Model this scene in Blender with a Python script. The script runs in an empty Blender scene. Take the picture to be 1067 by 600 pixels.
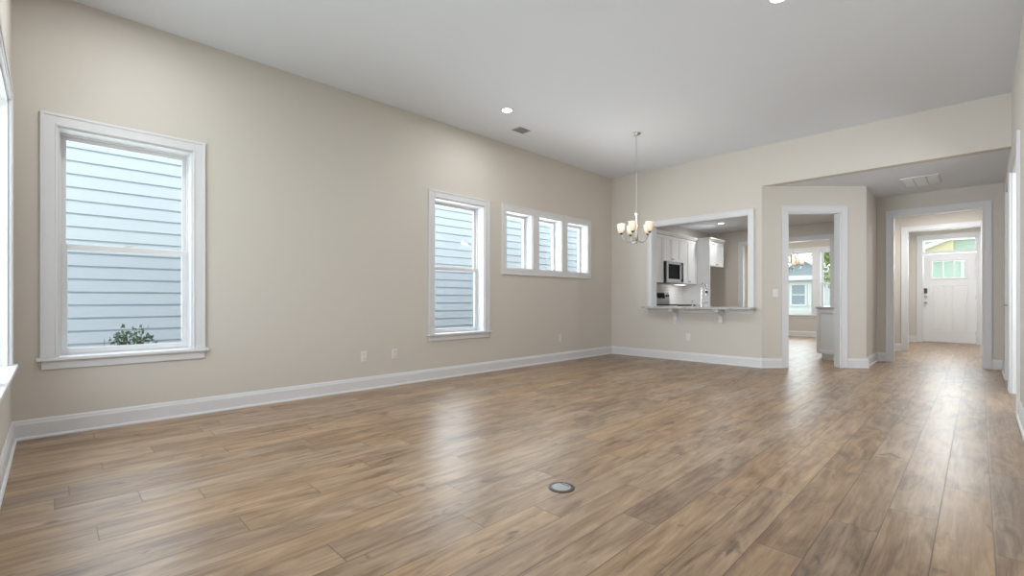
import bpy, bmesh, math, random
from mathutils import Vector, Matrix
random.seed(7)
SC = bpy.context.scene
COL = SC.collection
PI = math.pi

# ------------------------------------------------------------------ camera
cam_d = bpy.data.cameras.new('camera')
cam = bpy.data.objects.new('camera', cam_d)
COL.objects.link(cam)
cam.location = (4.81, 0.0, 1.0)
cam.rotation_euler = (PI / 2, 0, math.radians(45.2))
cam_d.sensor_width = 36
cam_d.lens = 36 * 483.0 / 1067
cam_d.shift_y = 12.2 / 1067
cam_d.clip_start = 0.02
SC.camera = cam

# ------------------------------------------------------------------ world, exposure
w = bpy.data.worlds.new('world'); SC.world = w; w.use_nodes = True
bg = w.node_tree.nodes['Background']
bg.inputs[0].default_value = (0.90, 0.95, 1.0, 1)
bg.inputs[1].default_value = 2.0
SC.view_settings.view_transform = 'Standard'
SC.view_settings.look = 'None'
SC.view_settings.gamma = 1
SC.view_settings.use_curve_mapping = False
SC.view_settings.exposure = 0.31
FILL = 1.0

def area(name, loc, rot, sx, sy, power, color=(1, 1, 1), shape='RECTANGLE', spread=None):
    d = bpy.data.lights.new(name, 'AREA'); d.shape = shape; d.size = sx; d.size_y = sy
    d.energy = power * FILL; d.color = color
    if spread: d.spread = spread
    o = bpy.data.objects.new(name, d); COL.objects.link(o)
    o.location = loc; o.rotation_euler = rot
    return o

DAY = (0.90, 0.95, 1.0)
# daylight entering through the windows, and two added fills marked below
area('daylight_rear_windows', (1.92, -0.62, 1.45), (PI / 2 + 0.1, 0, 0), 3.0, 1.7, 58, DAY)
area('far_wall_fill', (1.92, -0.60, 1.4), (PI / 2 + 0.10, 0, -0.28), 3.0, 1.6, 28, DAY, spread=1.15)  # added narrow fill aimed deep to brighten the far wall
area('daylight_window_one', (-0.42, 0.45, 1.45), (0, -PI / 2 - 0.1, 0), 1.6, 0.8, 9, DAY)
area('daylight_window_two', (-0.42, 3.82, 1.45), (0, -PI / 2 - 0.1, 0), 1.6, 0.8, 19, DAY)
area('daylight_window_three', (-0.42, 5.64, 1.87), (0, -PI / 2 - 0.1, 0), 0.8, 1.9, 38, DAY)
area('daylight_nook', (1.72, 15.3, 1.7), (-PI / 2, 0, 0), 2.0, 1.7, 42, DAY)
area('daylight_entry', (4.32, 15.2, 2.1), (-PI / 2, 0, 0), 0.9, 0.9, 35, DAY)
area('side_room_fill', (6.3, 5.2, 1.8), (0, PI / 2, 0), 1.5, 1.5, 65, DAY)  # added fill, no window here; brightens the far end through the opening

# ------------------------------------------------------------------ materials
def nt(name):
    m = bpy.data.materials.new(name); m.use_nodes = True
    t = m.node_tree; return m, t, t.nodes['Principled BSDF']

def mat(name, col, rough=0.5, metal=0.0, spec=0.5, bump=0.0, bscale=60, var=0.0, emis=None, estr=0.0, vscale=4.0):
    m, t, b = nt(name)
    b.inputs['Base Color'].default_value = (*col, 1)
    b.inputs['Roughness'].default_value = rough
    b.inputs['Metallic'].default_value = metal
    b.inputs['Specular IOR Level'].default_value = spec
    tc = t.nodes.new('ShaderNodeTexCoord')
    if bump:
        n = t.nodes.new('ShaderNodeTexNoise'); n.inputs['Scale'].default_value = bscale; n.inputs['Detail'].default_value = 3
        bp = t.nodes.new('ShaderNodeBump'); bp.inputs['Strength'].default_value = bump; bp.inputs['Distance'].default_value = 0.002
        t.links.new(tc.outputs['Object'], n.inputs['Vector']); t.links.new(n.outputs[0], bp.inputs['Height'])
        t.links.new(bp.outputs[0], b.inputs['Normal'])
    if var:
        n = t.nodes.new('ShaderNodeTexNoise'); n.inputs['Scale'].default_value = vscale; n.inputs['Detail'].default_value = 4
        mx = t.nodes.new('ShaderNodeMix'); mx.data_type = 'RGBA'
        mx.inputs[6].default_value = (*[c * (1 - var) for c in col], 1)
        mx.inputs[7].default_value = (*[min(1, c * (1 + var)) for c in col], 1)
        t.links.new(tc.outputs['Object'], n.inputs['Vector']); t.links.new(n.outputs[0], mx.inputs[0])
        t.links.new(mx.outputs[2], b.inputs['Base Color'])
    if emis:
        b.inputs['Emission Color'].default_value = (*emis, 1); b.inputs['Emission Strength'].default_value = estr
    return m

M_WALL = mat('wall_paint', (0.645, 0.605, 0.55), 0.75, spec=0.2, bump=0.15, bscale=180)
M_CEIL = mat('ceiling_paint', (0.76, 0.785, 0.825), 0.85, spec=0.1, bump=0.15, bscale=120)
M_TRIM = mat('trim_paint', (0.72, 0.72, 0.73), 0.4, spec=0.35, bump=0.05, bscale=30)
M_VINYL = mat('window_vinyl', (0.75, 0.75, 0.76), 0.35, spec=0.4, bump=0.03)
M_CAB = mat('cabinet_paint', (0.76, 0.76, 0.75), 0.4, spec=0.4, bump=0.03)
M_DOOR = mat('door_paint', (0.80, 0.80, 0.81), 0.4, spec=0.4, bump=0.05, bscale=30)
M_PLASTIC = mat('white_plastic', (0.78, 0.77, 0.75), 0.35, bump=0.02)
M_SLOT = mat('dark_slot', (0.05, 0.05, 0.05), 0.6, bump=0.02)
M_STEEL = mat('stainless_steel', (0.36, 0.36, 0.37), 0.38, metal=0.7, bump=0.05, bscale=90)
M_NICKEL = mat('brushed_nickel', (0.50, 0.49, 0.48), 0.35, metal=0.9, bump=0.03, bscale=90)
M_CHROME = mat('chrome', (0.8, 0.8, 0.82), 0.08, metal=1.0, bump=0.01)
M_BLACK = mat('black_glass', (0.008, 0.008, 0.010), 0.5, spec=0.03, bump=0.01)
M_BLKM = mat('black_enamel', (0.03, 0.03, 0.03), 0.45, bump=0.05)
M_BRONZE = mat('dark_hardware', (0.10, 0.09, 0.085), 0.35, metal=0.6, bump=0.03)
M_VENT = mat('vent_enamel', (0.70, 0.70, 0.70), 0.5, bump=0.03)
M_GREYMET = mat('grey_vent_enamel', (0.52, 0.52, 0.53), 0.5, bump=0.03)
M_BULB = mat('bulb_glow', (1, 1, 1), 0.5, emis=(1.0, 0.86, 0.66), estr=5)
M_CAN = mat('recessed_lens_glow', (1, 1, 1), 0.5, emis=(1.0, 0.97, 0.93), estr=7)
M_LAWN = mat('lawn_grass', (0.16, 0.24, 0.08), 0.9, bump=0.5, bscale=30, var=0.35, vscale=12)
M_ASPH = mat('street_asphalt', (0.22, 0.22, 0.23), 0.9, bump=0.3, var=0.15)
M_MULCH = mat('mulch_bed', (0.16, 0.12, 0.09), 0.95, bump=0.8, bscale=60, var=0.4, vscale=40)
M_SIDING = mat('pale_blue_siding', (0.70, 0.77, 0.83), 0.6, spec=0.3, bump=0.1, bscale=90)
M_WSIDE = mat('white_siding', (0.78, 0.80, 0.82), 0.6, bump=0.1)
M_GSIDE = mat('pale_green_siding', (0.62, 0.76, 0.66), 0.6, bump=0.1)
M_CREAM = mat('cream_porch_paint', (0.82, 0.72, 0.46), 0.6, bump=0.1)
M_SHING = mat('blue_grey_shingles', (0.40, 0.44, 0.50), 0.8, bump=0.5, bscale=25, var=0.25, vscale=30)
M_HWIN = mat('house_window_glass', (0.30, 0.36, 0.42), 0.1, bump=0.02)
M_OWHITE = mat('outdoor_white_trim', (0.85, 0.85, 0.85), 0.6, bump=0.05)
M_LEAF = mat('bush_leaves', (0.10, 0.17, 0.10), 0.55, bump=0.1, var=0.45, vscale=20)
M_LEAFY = mat('yellow_green_leaves', (0.30, 0.38, 0.12), 0.55, bump=0.1, var=0.4, vscale=3)
M_LEAFB = mat('autumn_leaves', (0.45, 0.36, 0.20), 0.6, bump=0.1, var=0.4, vscale=3)
M_STEM = mat('plant_stems', (0.24, 0.17, 0.12), 0.8, bump=0.4, var=0.2)

def glass_mat(name, tint=(0.96, 0.985, 0.98)):
    m = bpy.data.materials.new(name); m.use_nodes = True; t = m.node_tree; t.nodes.clear()
    o = t.nodes.new('ShaderNodeOutputMaterial'); mx = t.nodes.new('ShaderNodeMixShader')
    tr = t.nodes.new('ShaderNodeBsdfTransparent'); tr.inputs[0].default_value = (*tint, 1)
    gl = t.nodes.new('ShaderNodeBsdfGlossy'); gl.inputs['Roughness'].default_value = 0.02
    lw = t.nodes.new('ShaderNodeLayerWeight'); pw = t.nodes.new('ShaderNodeMath'); pw.operation = 'POWER'; pw.inputs[1].default_value = 4.0
    fr = t.nodes.new('ShaderNodeMath'); fr.operation = 'MULTIPLY_ADD'; fr.inputs[1].default_value = 0.8; fr.inputs[2].default_value = 0.035
    t.links.new(lw.outputs['Facing'], pw.inputs[0]); t.links.new(pw.outputs[0], fr.inputs[0])
    t.links.new(fr.outputs[0], mx.inputs[0]); t.links.new(tr.outputs[0], mx.inputs[1]); t.links.new(gl.outputs[0], mx.inputs[2])
    t.links.new(mx.outputs[0], o.inputs[0]); return m
M_GLASS = glass_mat('clear_window_glass')
M_SCREEN = glass_mat('screened_window_glass', (0.89, 0.91, 0.92))

def shade_mat():
    m, t, b = nt('frosted_lamp_glass')
    b.inputs['Base Color'].default_value = (0.92, 0.86, 0.76, 1); b.inputs['Roughness'].default_value = 0.5
    b.inputs['Transmission Weight'].default_value = 0.25
    # marbled glass
    tc = t.nodes.new('ShaderNodeTexCoord'); n = t.nodes.new('ShaderNodeTexNoise'); n.inputs['Scale'].default_value = 25
    mx = t.nodes.new('ShaderNodeMix'); mx.data_type = 'RGBA'
    mx.inputs[6].default_value = (0.62, 0.52, 0.42, 1); mx.inputs[7].default_value = (0.80, 0.74, 0.66, 1)
    t.links.new(tc.outputs['Object'], n.inputs['Vector']); t.links.new(n.outputs[0], mx.inputs[0])
    t.links.new(mx.outputs[2], b.inputs['Base Color'])
    b.inputs['Emission Color'].default_value = (1.0, 0.84, 0.66, 1); b.inputs['Emission Strength'].default_value = 0.12
    return m
M_SHADE = shade_mat()

def granite():
    m, t, b = nt('speckled_granite')
    tc = t.nodes.new('ShaderNodeTexCoord'); v = t.nodes.new('ShaderNodeTexVoronoi'); v.inputs['Scale'].default_value = 90
    n = t.nodes.new('ShaderNodeTexNoise'); n.inputs['Scale'].default_value = 22; n.inputs['Detail'].default_value = 6
    r = t.nodes.new('ShaderNodeValToRGB')
    r.color_ramp.elements[0].position = 0.35; r.color_ramp.elements[0].color = (0.10, 0.10, 0.11, 1)
    r.color_ramp.elements[1].position = 0.62; r.color_ramp.elements[1].color = (0.50, 0.49, 0.48, 1)
    ad = t.nodes.new('ShaderNodeMath'); ad.operation = 'MULTIPLY_ADD'; ad.inputs[1].default_value = 0.35
    t.links.new(tc.outputs['Object'], v.inputs['Vector']); t.links.new(tc.outputs['Object'], n.inputs['Vector'])
    t.links.new(v.outputs['Distance'], ad.inputs[0]); t.links.new(n.outputs[0], ad.inputs[2])
    t.links.new(ad.outputs[0], r.inputs[0]); t.links.new(r.outputs[0], b.inputs['Base Color'])
    b.inputs['Roughness'].default_value = 0.15
    return m
M_GRAN = granite()

def tile_mat():
    m, t, b = nt('white_subway_tile')
    tc = t.nodes.new('ShaderNodeTexCoord'); sp = t.nodes.new('ShaderNodeSeparateXYZ'); cb = t.nodes.new('ShaderNodeCombineXYZ')
    br = t.nodes.new('ShaderNodeTexBrick'); br.inputs['Scale'].default_value = 1
    br.inputs['Brick Width'].default_value = 0.15; br.inputs['Row Height'].default_value = 0.075; br.inputs['Mortar Size'].default_value = 0.002
    br.inputs['Color1'].default_value = (0.8, 0.8, 0.8, 1); br.inputs['Color2'].default_value = (0.77, 0.77, 0.77, 1); br.inputs['Mortar'].default_value = (0.55, 0.55, 0.55, 1)
    t.links.new(tc.outputs['Object'], sp.inputs[0]); t.links.new(sp.outputs[1], cb.inputs[0]); t.links.new(sp.outputs[2], cb.inputs[1])
    t.links.new(cb.outputs[0], br.inputs['Vector']); t.links.new(br.outputs[0], b.inputs['Base Color']); b.inputs['Roughness'].default_value = 0.2
    return m
M_TILE = tile_mat()

def floor_mat():
    m, t, b = nt('oak_plank_floor'); N = t.nodes; L = t.links
    uv = N.new('ShaderNodeUVMap'); uv.uv_map = 'plank'
    at = N.new('ShaderNodeAttribute'); at.attribute_name = 'plank_rand'; at.attribute_type = 'GEOMETRY'
    sp = N.new('ShaderNodeSeparateXYZ'); L.new(uv.outputs[0], sp.inputs[0])
    def mth(op, a, b_=None, c=None):
        n = N.new('ShaderNodeMath'); n.operation = op
        for i, x in enumerate((a, b_, c)):
            if x is None: continue
            if isinstance(x, (int, float)): n.inputs[i].default_value = x
            else: L.new(x, n.inputs[i])
        return n.outputs[0]
    rnd = at.outputs['Fac']
    z = mth('MULTIPLY', rnd, 91.7)
    # grain space: stretched along the plank, a different slice for each plank
    def coord(sx, sy):
        c = N.new('ShaderNodeCombineXYZ')
        L.new(mth('MULTIPLY', sp.outputs[0], sx), c.inputs[0]); L.new(mth('MULTIPLY', sp.outputs[1], sy), c.inputs[1]); L.new(z, c.inputs[2])
        return c.outputs[0]
    def noise(vec, scale, det=4, dist=0.0, rough=.55):
        n = N.new('ShaderNodeTexNoise'); n.inputs['Scale'].default_value = scale; n.inputs['Detail'].default_value = det
        n.inputs['Distortion'].default_value = dist; n.inputs['Roughness'].default_value = rough
        L.new(vec, n.inputs['Vector']); return n.outputs[0]
    broad = noise(coord(9.0, 1.9), 1.0, 6, 1.4, 0.62)
    streak = noise(coord(42, 2.2), 1.0, 4, 0.6)
    fine = noise(coord(260, 7), 1.0, 3, 0.2)
    knots = noise(coord(11, 4.5), 1.0, 2, 1.2)
    kr = N.new('ShaderNodeMapRange'); kr.inputs[1].default_value = 0.66; kr.inputs[2].default_value = 0.82; kr.inputs[3].default_value = 0; kr.inputs[4].default_value = 1
    L.new(knots, kr.inputs[0])
    val = mth('MULTIPLY_ADD', broad, 0.62, mth('MULTIPLY_ADD', streak, 0.34, mth('MULTIPLY', fine, 0.26)))
    val = mth('ADD', val, mth('MULTIPLY_ADD', rnd, 0.085, -0.035))
    r = N.new('ShaderNodeValToRGB'); e = r.color_ramp.elements
    e[0].position = 0.36; e[0].color = (0.085, 0.052, 0.033, 1)
    e[1].position = 0.82; e[1].color = (0.48, 0.35, 0.24, 1)
    a = e.new(0.50); a.color = (0.195, 0.128, 0.083, 1)
    a = e.new(0.62); a.color = (0.32, 0.222, 0.147, 1)
    L.new(val, r.inputs[0])
    # hue change from plank to plank (some greyer)
    hs = N.new('ShaderNodeHueSaturation'); L.new(r.outputs[0], hs.inputs['Color'])
    fr = mth('FRACT', mth('MULTIPLY', rnd, 7.31))
    L.new(mth('MULTIPLY_ADD', fr, 0.25, 0.98), hs.inputs['Saturation'])
    L.new(mth('MULTIPLY_ADD', mth('FRACT', mth('MULTIPLY', rnd, 13.7)), 0.12, 0.95), hs.inputs['Value'])
    mk = N.new('ShaderNodeMix'); mk.data_type = 'RGBA'; L.new(kr.outputs[0], mk.inputs[0]); L.new(hs.outputs[0], mk.inputs[6]); mk.inputs[7].default_value = (0.085, 0.055, 0.038, 1)
    # joints
    PW, PL = 0.1745, 1.22
    du = mth('MINIMUM', sp.outputs[0], mth('SUBTRACT', PW, sp.outputs[0]))
    dv = mth('MINIMUM', sp.outputs[1], mth('SUBTRACT', PL, sp.outputs[1]))
    d = mth('MINIMUM', du, dv)
    g = N.new('ShaderNodeMapRange'); g.inputs[1].default_value = 0.0006; g.inputs[2].default_value = 0.0030; g.inputs[3].default_value = 1; g.inputs[4].default_value = 0
    L.new(d, g.inputs[0])
    mj = N.new('ShaderNodeMix'); mj.data_type = 'RGBA'; L.new(mth('MULTIPLY', g.outputs[0], 0.9), mj.inputs[0]); L.new(mk.outputs[2], mj.inputs[6]); mj.inputs[7].default_value = (0.09, 0.055, 0.035, 1)
    L.new(mj.outputs[2], b.inputs['Base Color'])
    L.new(mth('MULTIPLY_ADD', fine, 0.12, 0.30), b.inputs['Roughness'])
    b.inputs['Specular IOR Level'].default_value = 0.55
    bp = N.new('ShaderNodeBump'); bp.inputs['Strength'].default_value = 0.25; bp.inputs['Distance'].default_value = 0.001
    L.new(mth('SUBTRACT', mth('MULTIPLY', streak, 0.6), g.outputs[0]), bp.inputs['Height']); L.new(bp.outputs[0], b.inputs['Normal'])
    return m
M_FLOOR = floor_mat()

# ------------------------------------------------------------------ mesh builder
ID = Matrix.Identity(4)
class MB:
    def __init__(self, M=ID):
        self.bm = bmesh.new(); self.M = M
    def v(self, *c): return self.bm.verts.new(self.M @ Vector(c))
    def box(self, x0, x1, y0, y1, z0, z1):
        vs = [self.v(x, y, z) for z in (z0, z1) for y in (y0, y1) for x in (x0, x1)]
        for f in ((0, 1, 3, 2), (4, 6, 7, 5), (0, 4, 5, 1), (2, 3, 7, 6), (0, 2, 6, 4), (1, 5, 7, 3)):
            self.bm.faces.new([vs[i] for i in f])
        return self
    def loft(self, rings, closed_ring=True, caps=True):
        R = [[self.v(*p) for p in r] for r in rings]; n = len(R[0])
        for a, b in zip(R, R[1:]):
            for i in range(n if closed_ring else n - 1):
                j = (i + 1) % n; self.bm.faces.new((a[i], a[j], b[j], b[i]))
        if caps:
            self.bm.faces.new(R[0]); self.bm.faces.new(R[-1])
        return self
    def prism(self, poly, axis, a0, a1):
        # poly in the two other axes (order x,y,z without axis)
        def P(p, a):
            q = list(p); q.insert(axis, a); return tuple(q)
        return self.loft([[P(p, a0) for p in poly], [P(p, a1) for p in poly]])
    def lathe(self, prof, c=(0, 0, 0), n=20, axis=2, caps=True):
        rings = []
        for r, h in prof:
            ring = []
            for i in range(n):
                t = 2 * PI * i / n; a, b = r * math.cos(t), r * math.sin(t)
                q = [a, b]; q.insert(axis, h); ring.append((c[0] + q[0], c[1] + q[1], c[2] + q[2]))
            rings.append(ring)
        return self.loft(rings, caps=caps)
    def tube(self, pts, r, n=8, rr=None):
        pts = [Vector(p) for p in pts]; rings = []
        up = Vector((0.13, 0.27, 0.95))
        for i, p in enumerate(pts):
            d = (pts[min(i + 1, len(pts) - 1)] - pts[max(i - 1, 0)]).normalized()
            a = d.cross(up);
            if a.length < 1e-3: a = d.cross(Vector((1, 0, 0)))
            a.normalize(); b = d.cross(a); q = rr[i] if rr else r
            rings.append([tuple(p + a * q * math.cos(2 * PI * k / n) + b * q * math.sin(2 * PI * k / n)) for k in range(n)])
        return self.loft(rings)
    def quad(self, *pts):
        self.bm.faces.new([self.v(*p) for p in pts]); return self
    def build(self, name, m, parent=None, bevel=0.0, smooth=False, kind=None, segs=2):
        bmesh.ops.recalc_face_normals(self.bm, faces=self.bm.faces[:])
        me = bpy.data.meshes.new(name); self.bm.to_mesh(me); self.bm.free()
        me.materials.append(m)
        if smooth:
            for p in me.polygons: p.use_smooth = True
        o = bpy.data.objects.new(name, me); COL.objects.link(o)
        if bevel:
            b = o.modifiers.new('bevel', 'BEVEL'); b.width = bevel; b.segments = segs; b.limit_method = 'ANGLE'; b.angle_limit = math.radians(40)
        if smooth and not bevel:
            e = o.modifiers.new('split', 'EDGE_SPLIT'); e.split_angle = math.radians(38)
        if parent is not None:
            o.parent = parent
            if parent.type == 'EMPTY':
                o.matrix_parent_inverse = Matrix.LocRotScale(parent.location, parent.rotation_euler, None).inverted()
        if kind: o['kind'] = kind
        return o

def tag(o, label, cat, group=None):
    o['label'] = label; o['category'] = cat
    if group: o['group'] = group
    return o
def thing(name, loc, label, cat, group=None):
    o = bpy.data.objects.new(name, None); COL.objects.link(o); o.location = loc; o.empty_display_size = 0.1
    return tag(o, label, cat, group)
def setting(name, loc=(0, 0, 0)):
    o = bpy.data.objects.new(name, None); COL.objects.link(o); o.location = loc; o['kind'] = 'structure'; return o
def copy_tree(o, parent=None):
    c = o.copy(); COL.objects.link(c)
    if parent: c.parent = parent
    for ch in list(o.children): copy_tree(ch, c)
    return c

# wall frames: (s along wall, n towards the viewer's room, z)
def frame(o, sdir, ndir):
    m = Matrix.Identity(4)
    m[0][0], m[1][0] = sdir; m[0][1], m[1][1] = ndir; m[0][3], m[1][3] = o
    return m
FL = frame((0, 0), (0, 1), (1, 0))            # left wall x=0, s=y
FN = frame((0, -0.2), (1, 0), (0, 1))         # rear wall behind the camera
FB = frame((0, 7.39), (1, 0), (0, -1))        # far wall, s=x
FR = frame((5.06, 0), (0, 1), (-1, 0))        # right wall, s=y
ang = math.radians(45.2); CA, SA = math.cos(ang), math.sin(ang)
FA = frame((2.57, 7.395), (CA, SA), (SA, -CA))  # angled wall
FJ = frame((3.63, 0), (0, 1), (1, 0))         # hall left wall, s=y
FH = frame((0, 9.6), (1, 0), (0, -1))         # hall cased opening
FK = frame((0, 11.8), (1, 0), (0, -1))        # second opening / kitchen back wall
FF = frame((0, 14.6), (1, 0), (0, -1))        # house front wall

def wall(name, F, s0, s1, z0, z1, th, holes=(), m=M_WALL):
    ss = sorted({s0, s1, *[h[0] for h in holes], *[h[1] for h in holes]})
    zs = sorted({z0, z1, *[h[2] for h in holes], *[h[3] for h in holes]})
    ss = [s for s in ss if s0 <= s <= s1]; zs = [z for z in zs if z0 <= z <= z1]
    def solid(i, k):
        if i < 0 or k < 0 or i >= len(ss) - 1 or k >= len(zs) - 1: return False
        a, b = (ss[i] + ss[i + 1]) / 2, (zs[k] + zs[k + 1]) / 2
        return not any(h[0] < a < h[1] and h[2] < b < h[3] for h in holes)
    mb = MB(F); V = {}
    def vv(i, n, k):
        if (i, n, k) not in V: V[(i, n, k)] = mb.v(ss[i], -th * n, zs[k])
        return V[(i, n, k)]
    for i in range(len(ss) - 1):
        for k in range(len(zs) - 1):
            if not solid(i, k): continue
            for n in (0, 1): mb.bm.faces.new((vv(i, n, k), vv(i + 1, n, k), vv(i + 1, n, k + 1), vv(i, n, k + 1)))
            if not solid(i - 1, k): mb.bm.faces.new((vv(i, 0, k), vv(i, 1, k), vv(i, 1, k + 1), vv(i, 0, k + 1)))
            if not solid(i + 1, k): mb.bm.faces.new((vv(i + 1, 0, k), vv(i + 1, 1, k), vv(i + 1, 1, k + 1), vv(i + 1, 0, k + 1)))
            if not solid(i, k - 1): mb.bm.faces.new((vv(i, 0, k), vv(i + 1, 0, k), vv(i + 1, 1, k), vv(i, 1, k)))
            if not solid(i, k + 1): mb.bm.faces.new((vv(i, 0, k + 1), vv(i + 1, 0, k + 1), vv(i + 1, 1, k + 1), vv(i, 1, k + 1)))
    return mb.build(name, m, kind='structure')

H, HS = 3.25, 2.665
W1 = (0.03, 0.87, 0.56, 2.285); W2 = (3.405, 4.235, 0.555, 2.285)
W3 = [(4.655, 5.215), (5.355, 5.915), (6.058, 6.625)]
W6 = [(0.43, 1.36), (1.46, 2.39), (2.49, 3.42)]

# ------------------------------------------------------------------ floor
PW, PL, X1P = 0.1745, 1.22, 4.855
offs = {0: 2.63, -1: 3.39, -2: 2.85, -3: 2.52, -4: 2.06, -5: 2.70, -6: 2.43, -7: 1.90, -8: 2.21, -9: 1.66, -10: 1.35, -11: 2.02,
        -12: 1.52, -13: 0.05, -14: 0.61, -15: 0.99, -16: 0.14, -17: 0.55, -18: 0.32, -19: 0.01}
bm = bmesh.new(); uvl = bm.loops.layers.uv.new('plank'); rl = bm.faces.layers.float.new('plank_rand')
prev = None
for row in range(-29, 13):
    x0 = X1P + row * PW; off = offs.get(row, random.uniform(0, PL)) % PL
    k = -2
    while True:
        y0 = off + k * PL; y1 = y0 + PL; k += 1
        if y0 > 14.75: break
        if y1 < -0.4: continue
        f = bm.faces.new([bm.verts.new(p) for p in ((x0, y0, 0), (x0 + PW, y0, 0), (x0 + PW, y1, 0), (x0, y1, 0))])
        f[rl] = random.random()
        for lp, q in zip(f.loops, ((0, 0), (PW, 0), (PW, PL), (0, PL))): lp[uvl].uv = q
me = bpy.data.meshes.new('floor'); bm.to_mesh(me); bm.free(); me.materials.append(M_FLOOR)
fl = bpy.data.objects.new('floor', me); COL.objects.link(fl); fl['kind'] = 'structure'

# ------------------------------------------------------------------ walls and ceilings
wall('wall_left', FL, -0.2, 14.8, -0.02, H, 0.20, [W1, W2] + [(a, b, 1.455, 2.29) for a, b in W3])
wall('wall_near', FN, -0.2, 5.26, -0.02, H, 0.20, [(W6[0][0], W6[-1][1], 0.56, 2.285)])
wall('wall_back', FB, 0, 2.57, -0.02, H, 0.14, [(0.815, 2.386, 0.852, 2.272)])
wall('wall_header', FB, 2.57, 5.06, HS, H, 0.14)
wall('wall_right', FR, -0.2, 14.6, -0.02, H, 0.14, [(5.95, 7.27, -0.02, 2.36), (7.62, 8.40, -0.02, 2.335)])
wall('wall_angled', FA, 0, 1.53, -0.02, HS, 0.12, [(0.377, 1.152, -0.02, 2.285)])
wall('wall_hall_left', FJ, 8.472, 14.6, -0.02, HS, 0.12)
wall('wall_hall', FH, 3.63, 5.06, -0.02, HS, 0.12, [(3.835, 4.855, -0.02, 2.342)])
wall('wall_entry', FK, 3.63, 5.06, -0.02, HS, 0.12, [(3.83, 4.845, -0.02, 2.325)])
wall('wall_kitchen_back', FK, 0, 3.51, -0.02, HS, 0.12, [(0.80, 2.58, -0.02, 2.31)])
NW = [(0.81, 1.645), (1.81, 2.645)]
wall('wall_front', FF, 0, 5.2, -0.02, HS, 0.20, [(a, b, 0.575, 2.33) for a, b in NW] + [(3.86, 4.79, -0.02, 2.42)])
MB().box(-0.2, 5.26, -0.4, 7.39, H, H + 0.1).build('ceiling', M_CEIL, kind='structure')
MB().box(-0.2, 7.0, 7.529, 14.8, HS, HS + 0.1).build('ceiling', M_CEIL, kind='structure')
# side room beyond the opening in the right wall
wall('wall_side_room', frame((6.6, 0), (0, 1), (-1, 0)), 4.0, 9.0, -0.02, HS, 0.1)
wall('wall_side_room_end', frame((0, 9.0), (1, 0), (0, -1)), 5.2, 6.6, -0.02, HS, 0.1)
wall('wall_side_room_near', frame((0, 4.0), (1, 0), (0, 1)), 5.2, 6.6, -0.02, HS, 0.1)
MB().box(5.2, 6.7, 3.9, 7.45, HS, HS + 0.1).build('ceiling', M_CEIL, kind='structure')

# ------------------------------------------------------------------ baseboards
def base_prof():
    return [(0, 0), (0.026, 0), (0.026, 0.010), (0.020, 0.018), (0.015, 0.020), (0.015, 0.108), (0.011, 0.118), (0.009, 0.130), (0.004, 0.140), (0, 0.140)]
def baseboard(name, F, spans):
    mb = MB(F)
    for a, b in spans:
        mb.loft([[(s, n, z) for n, z in base_prof()] for s in (a, b)])
    return mb.build(name, M_TRIM, kind='structure')
baseboard('baseboard_left', FL, [(-0.2, 7.39)])
baseboard('baseboard_near', FN, [(0.0, 5.06)])
baseboard('baseboard_back', FB, [(0.0, 2.578)])
baseboard('baseboard_angled', FA, [(-0.008, 0.30), (1.243, 1.555)])
baseboard('baseboard_hall_left', FJ, [(8.47, 9.6), (9.72, 11.8), (11.92, 14.6)])
baseboard('baseboard_hall', FH, [(3.63, 3.745), (4.945, 5.06)])
baseboard('baseboard_entry', FK, [(3.63, 3.74), (4.935, 5.06)])
baseboard('baseboard_front', FF, [(3.63, 3.77), (4.88, 5.06), (0, 3.51)])
baseboard('baseboard_right', FR, [(-0.2, 5.86), (7.36, 7.53), (8.49, 9.6), (9.72, 11.8), (11.92, 14.6)])
baseboard('baseboard_kitchen', FK, [(0.0, 0.705), (2.675, 3.51)])
baseboard('baseboard_side', frame((6.6, 0), (0, 1), (-1, 0)), [(4.0, 9.0)])

# ------------------------------------------------------------------ casings
CW = 0.09
def casing_mb(mb, s0, s1, z0, z1, bottom=False, width=CW, n0=0.0):
    """picture-frame or three sided casing around an opening s0..s1, top z1"""
    zb = z0 - (width if bottom else 0)
    def piece(a0, a1, b0, b1, t0=0.0, t1=0.017): mb.box(a0, a1, n0 + t0, n0 + t1, b0, b1)
    piece(s0 - width, s0, zb, z1 + width); piece(s1, s1 + width, zb, z1 + width); piece(s0, s1, z1, z1 + width)
    if bottom: piece(s0, s1, zb, z0)
    # raised outer band
    o = 0.020
    piece(s0 - width, s0 - width + o, zb, z1 + width, 0.017, 0.022); piece(s1 + width - o, s1 + width, zb, z1 + width, 0.017, 0.022)
    piece(s0 - width + o, s1 + width - o, z1 + width - o, z1 + width, 0.017, 0.022)
    if bottom: piece(s0 - width + o, s1 + width - o, zb, zb + o, 0.017, 0.022)
    # inner bead
    i = 0.012
    piece(s0 - i, s0 - 0.003, z0, z1 + i, 0.017, 0.021); piece(s1 + 0.003, s1 + i, z0, z1 + i, 0.017, 0.021)
    piece(s0 - i, s1 + i, z1 + 0.003, z1 + i, 0.017, 0.021)
def liner_mb(mb, s0, s1, z0, z1, th, bottom=False, t=0.012):
    mb.box(s0, s0 + t, -th, 0, z0, z1); mb.box(s1 - t, s1, -th, 0, z0, z1); mb.box(s0 + t, s1 - t, -th, 0, z1 - t, z1)
    if bottom: mb.box(s0 + t, s1 - t, -th, 0, z0, z0 + t)
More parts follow.
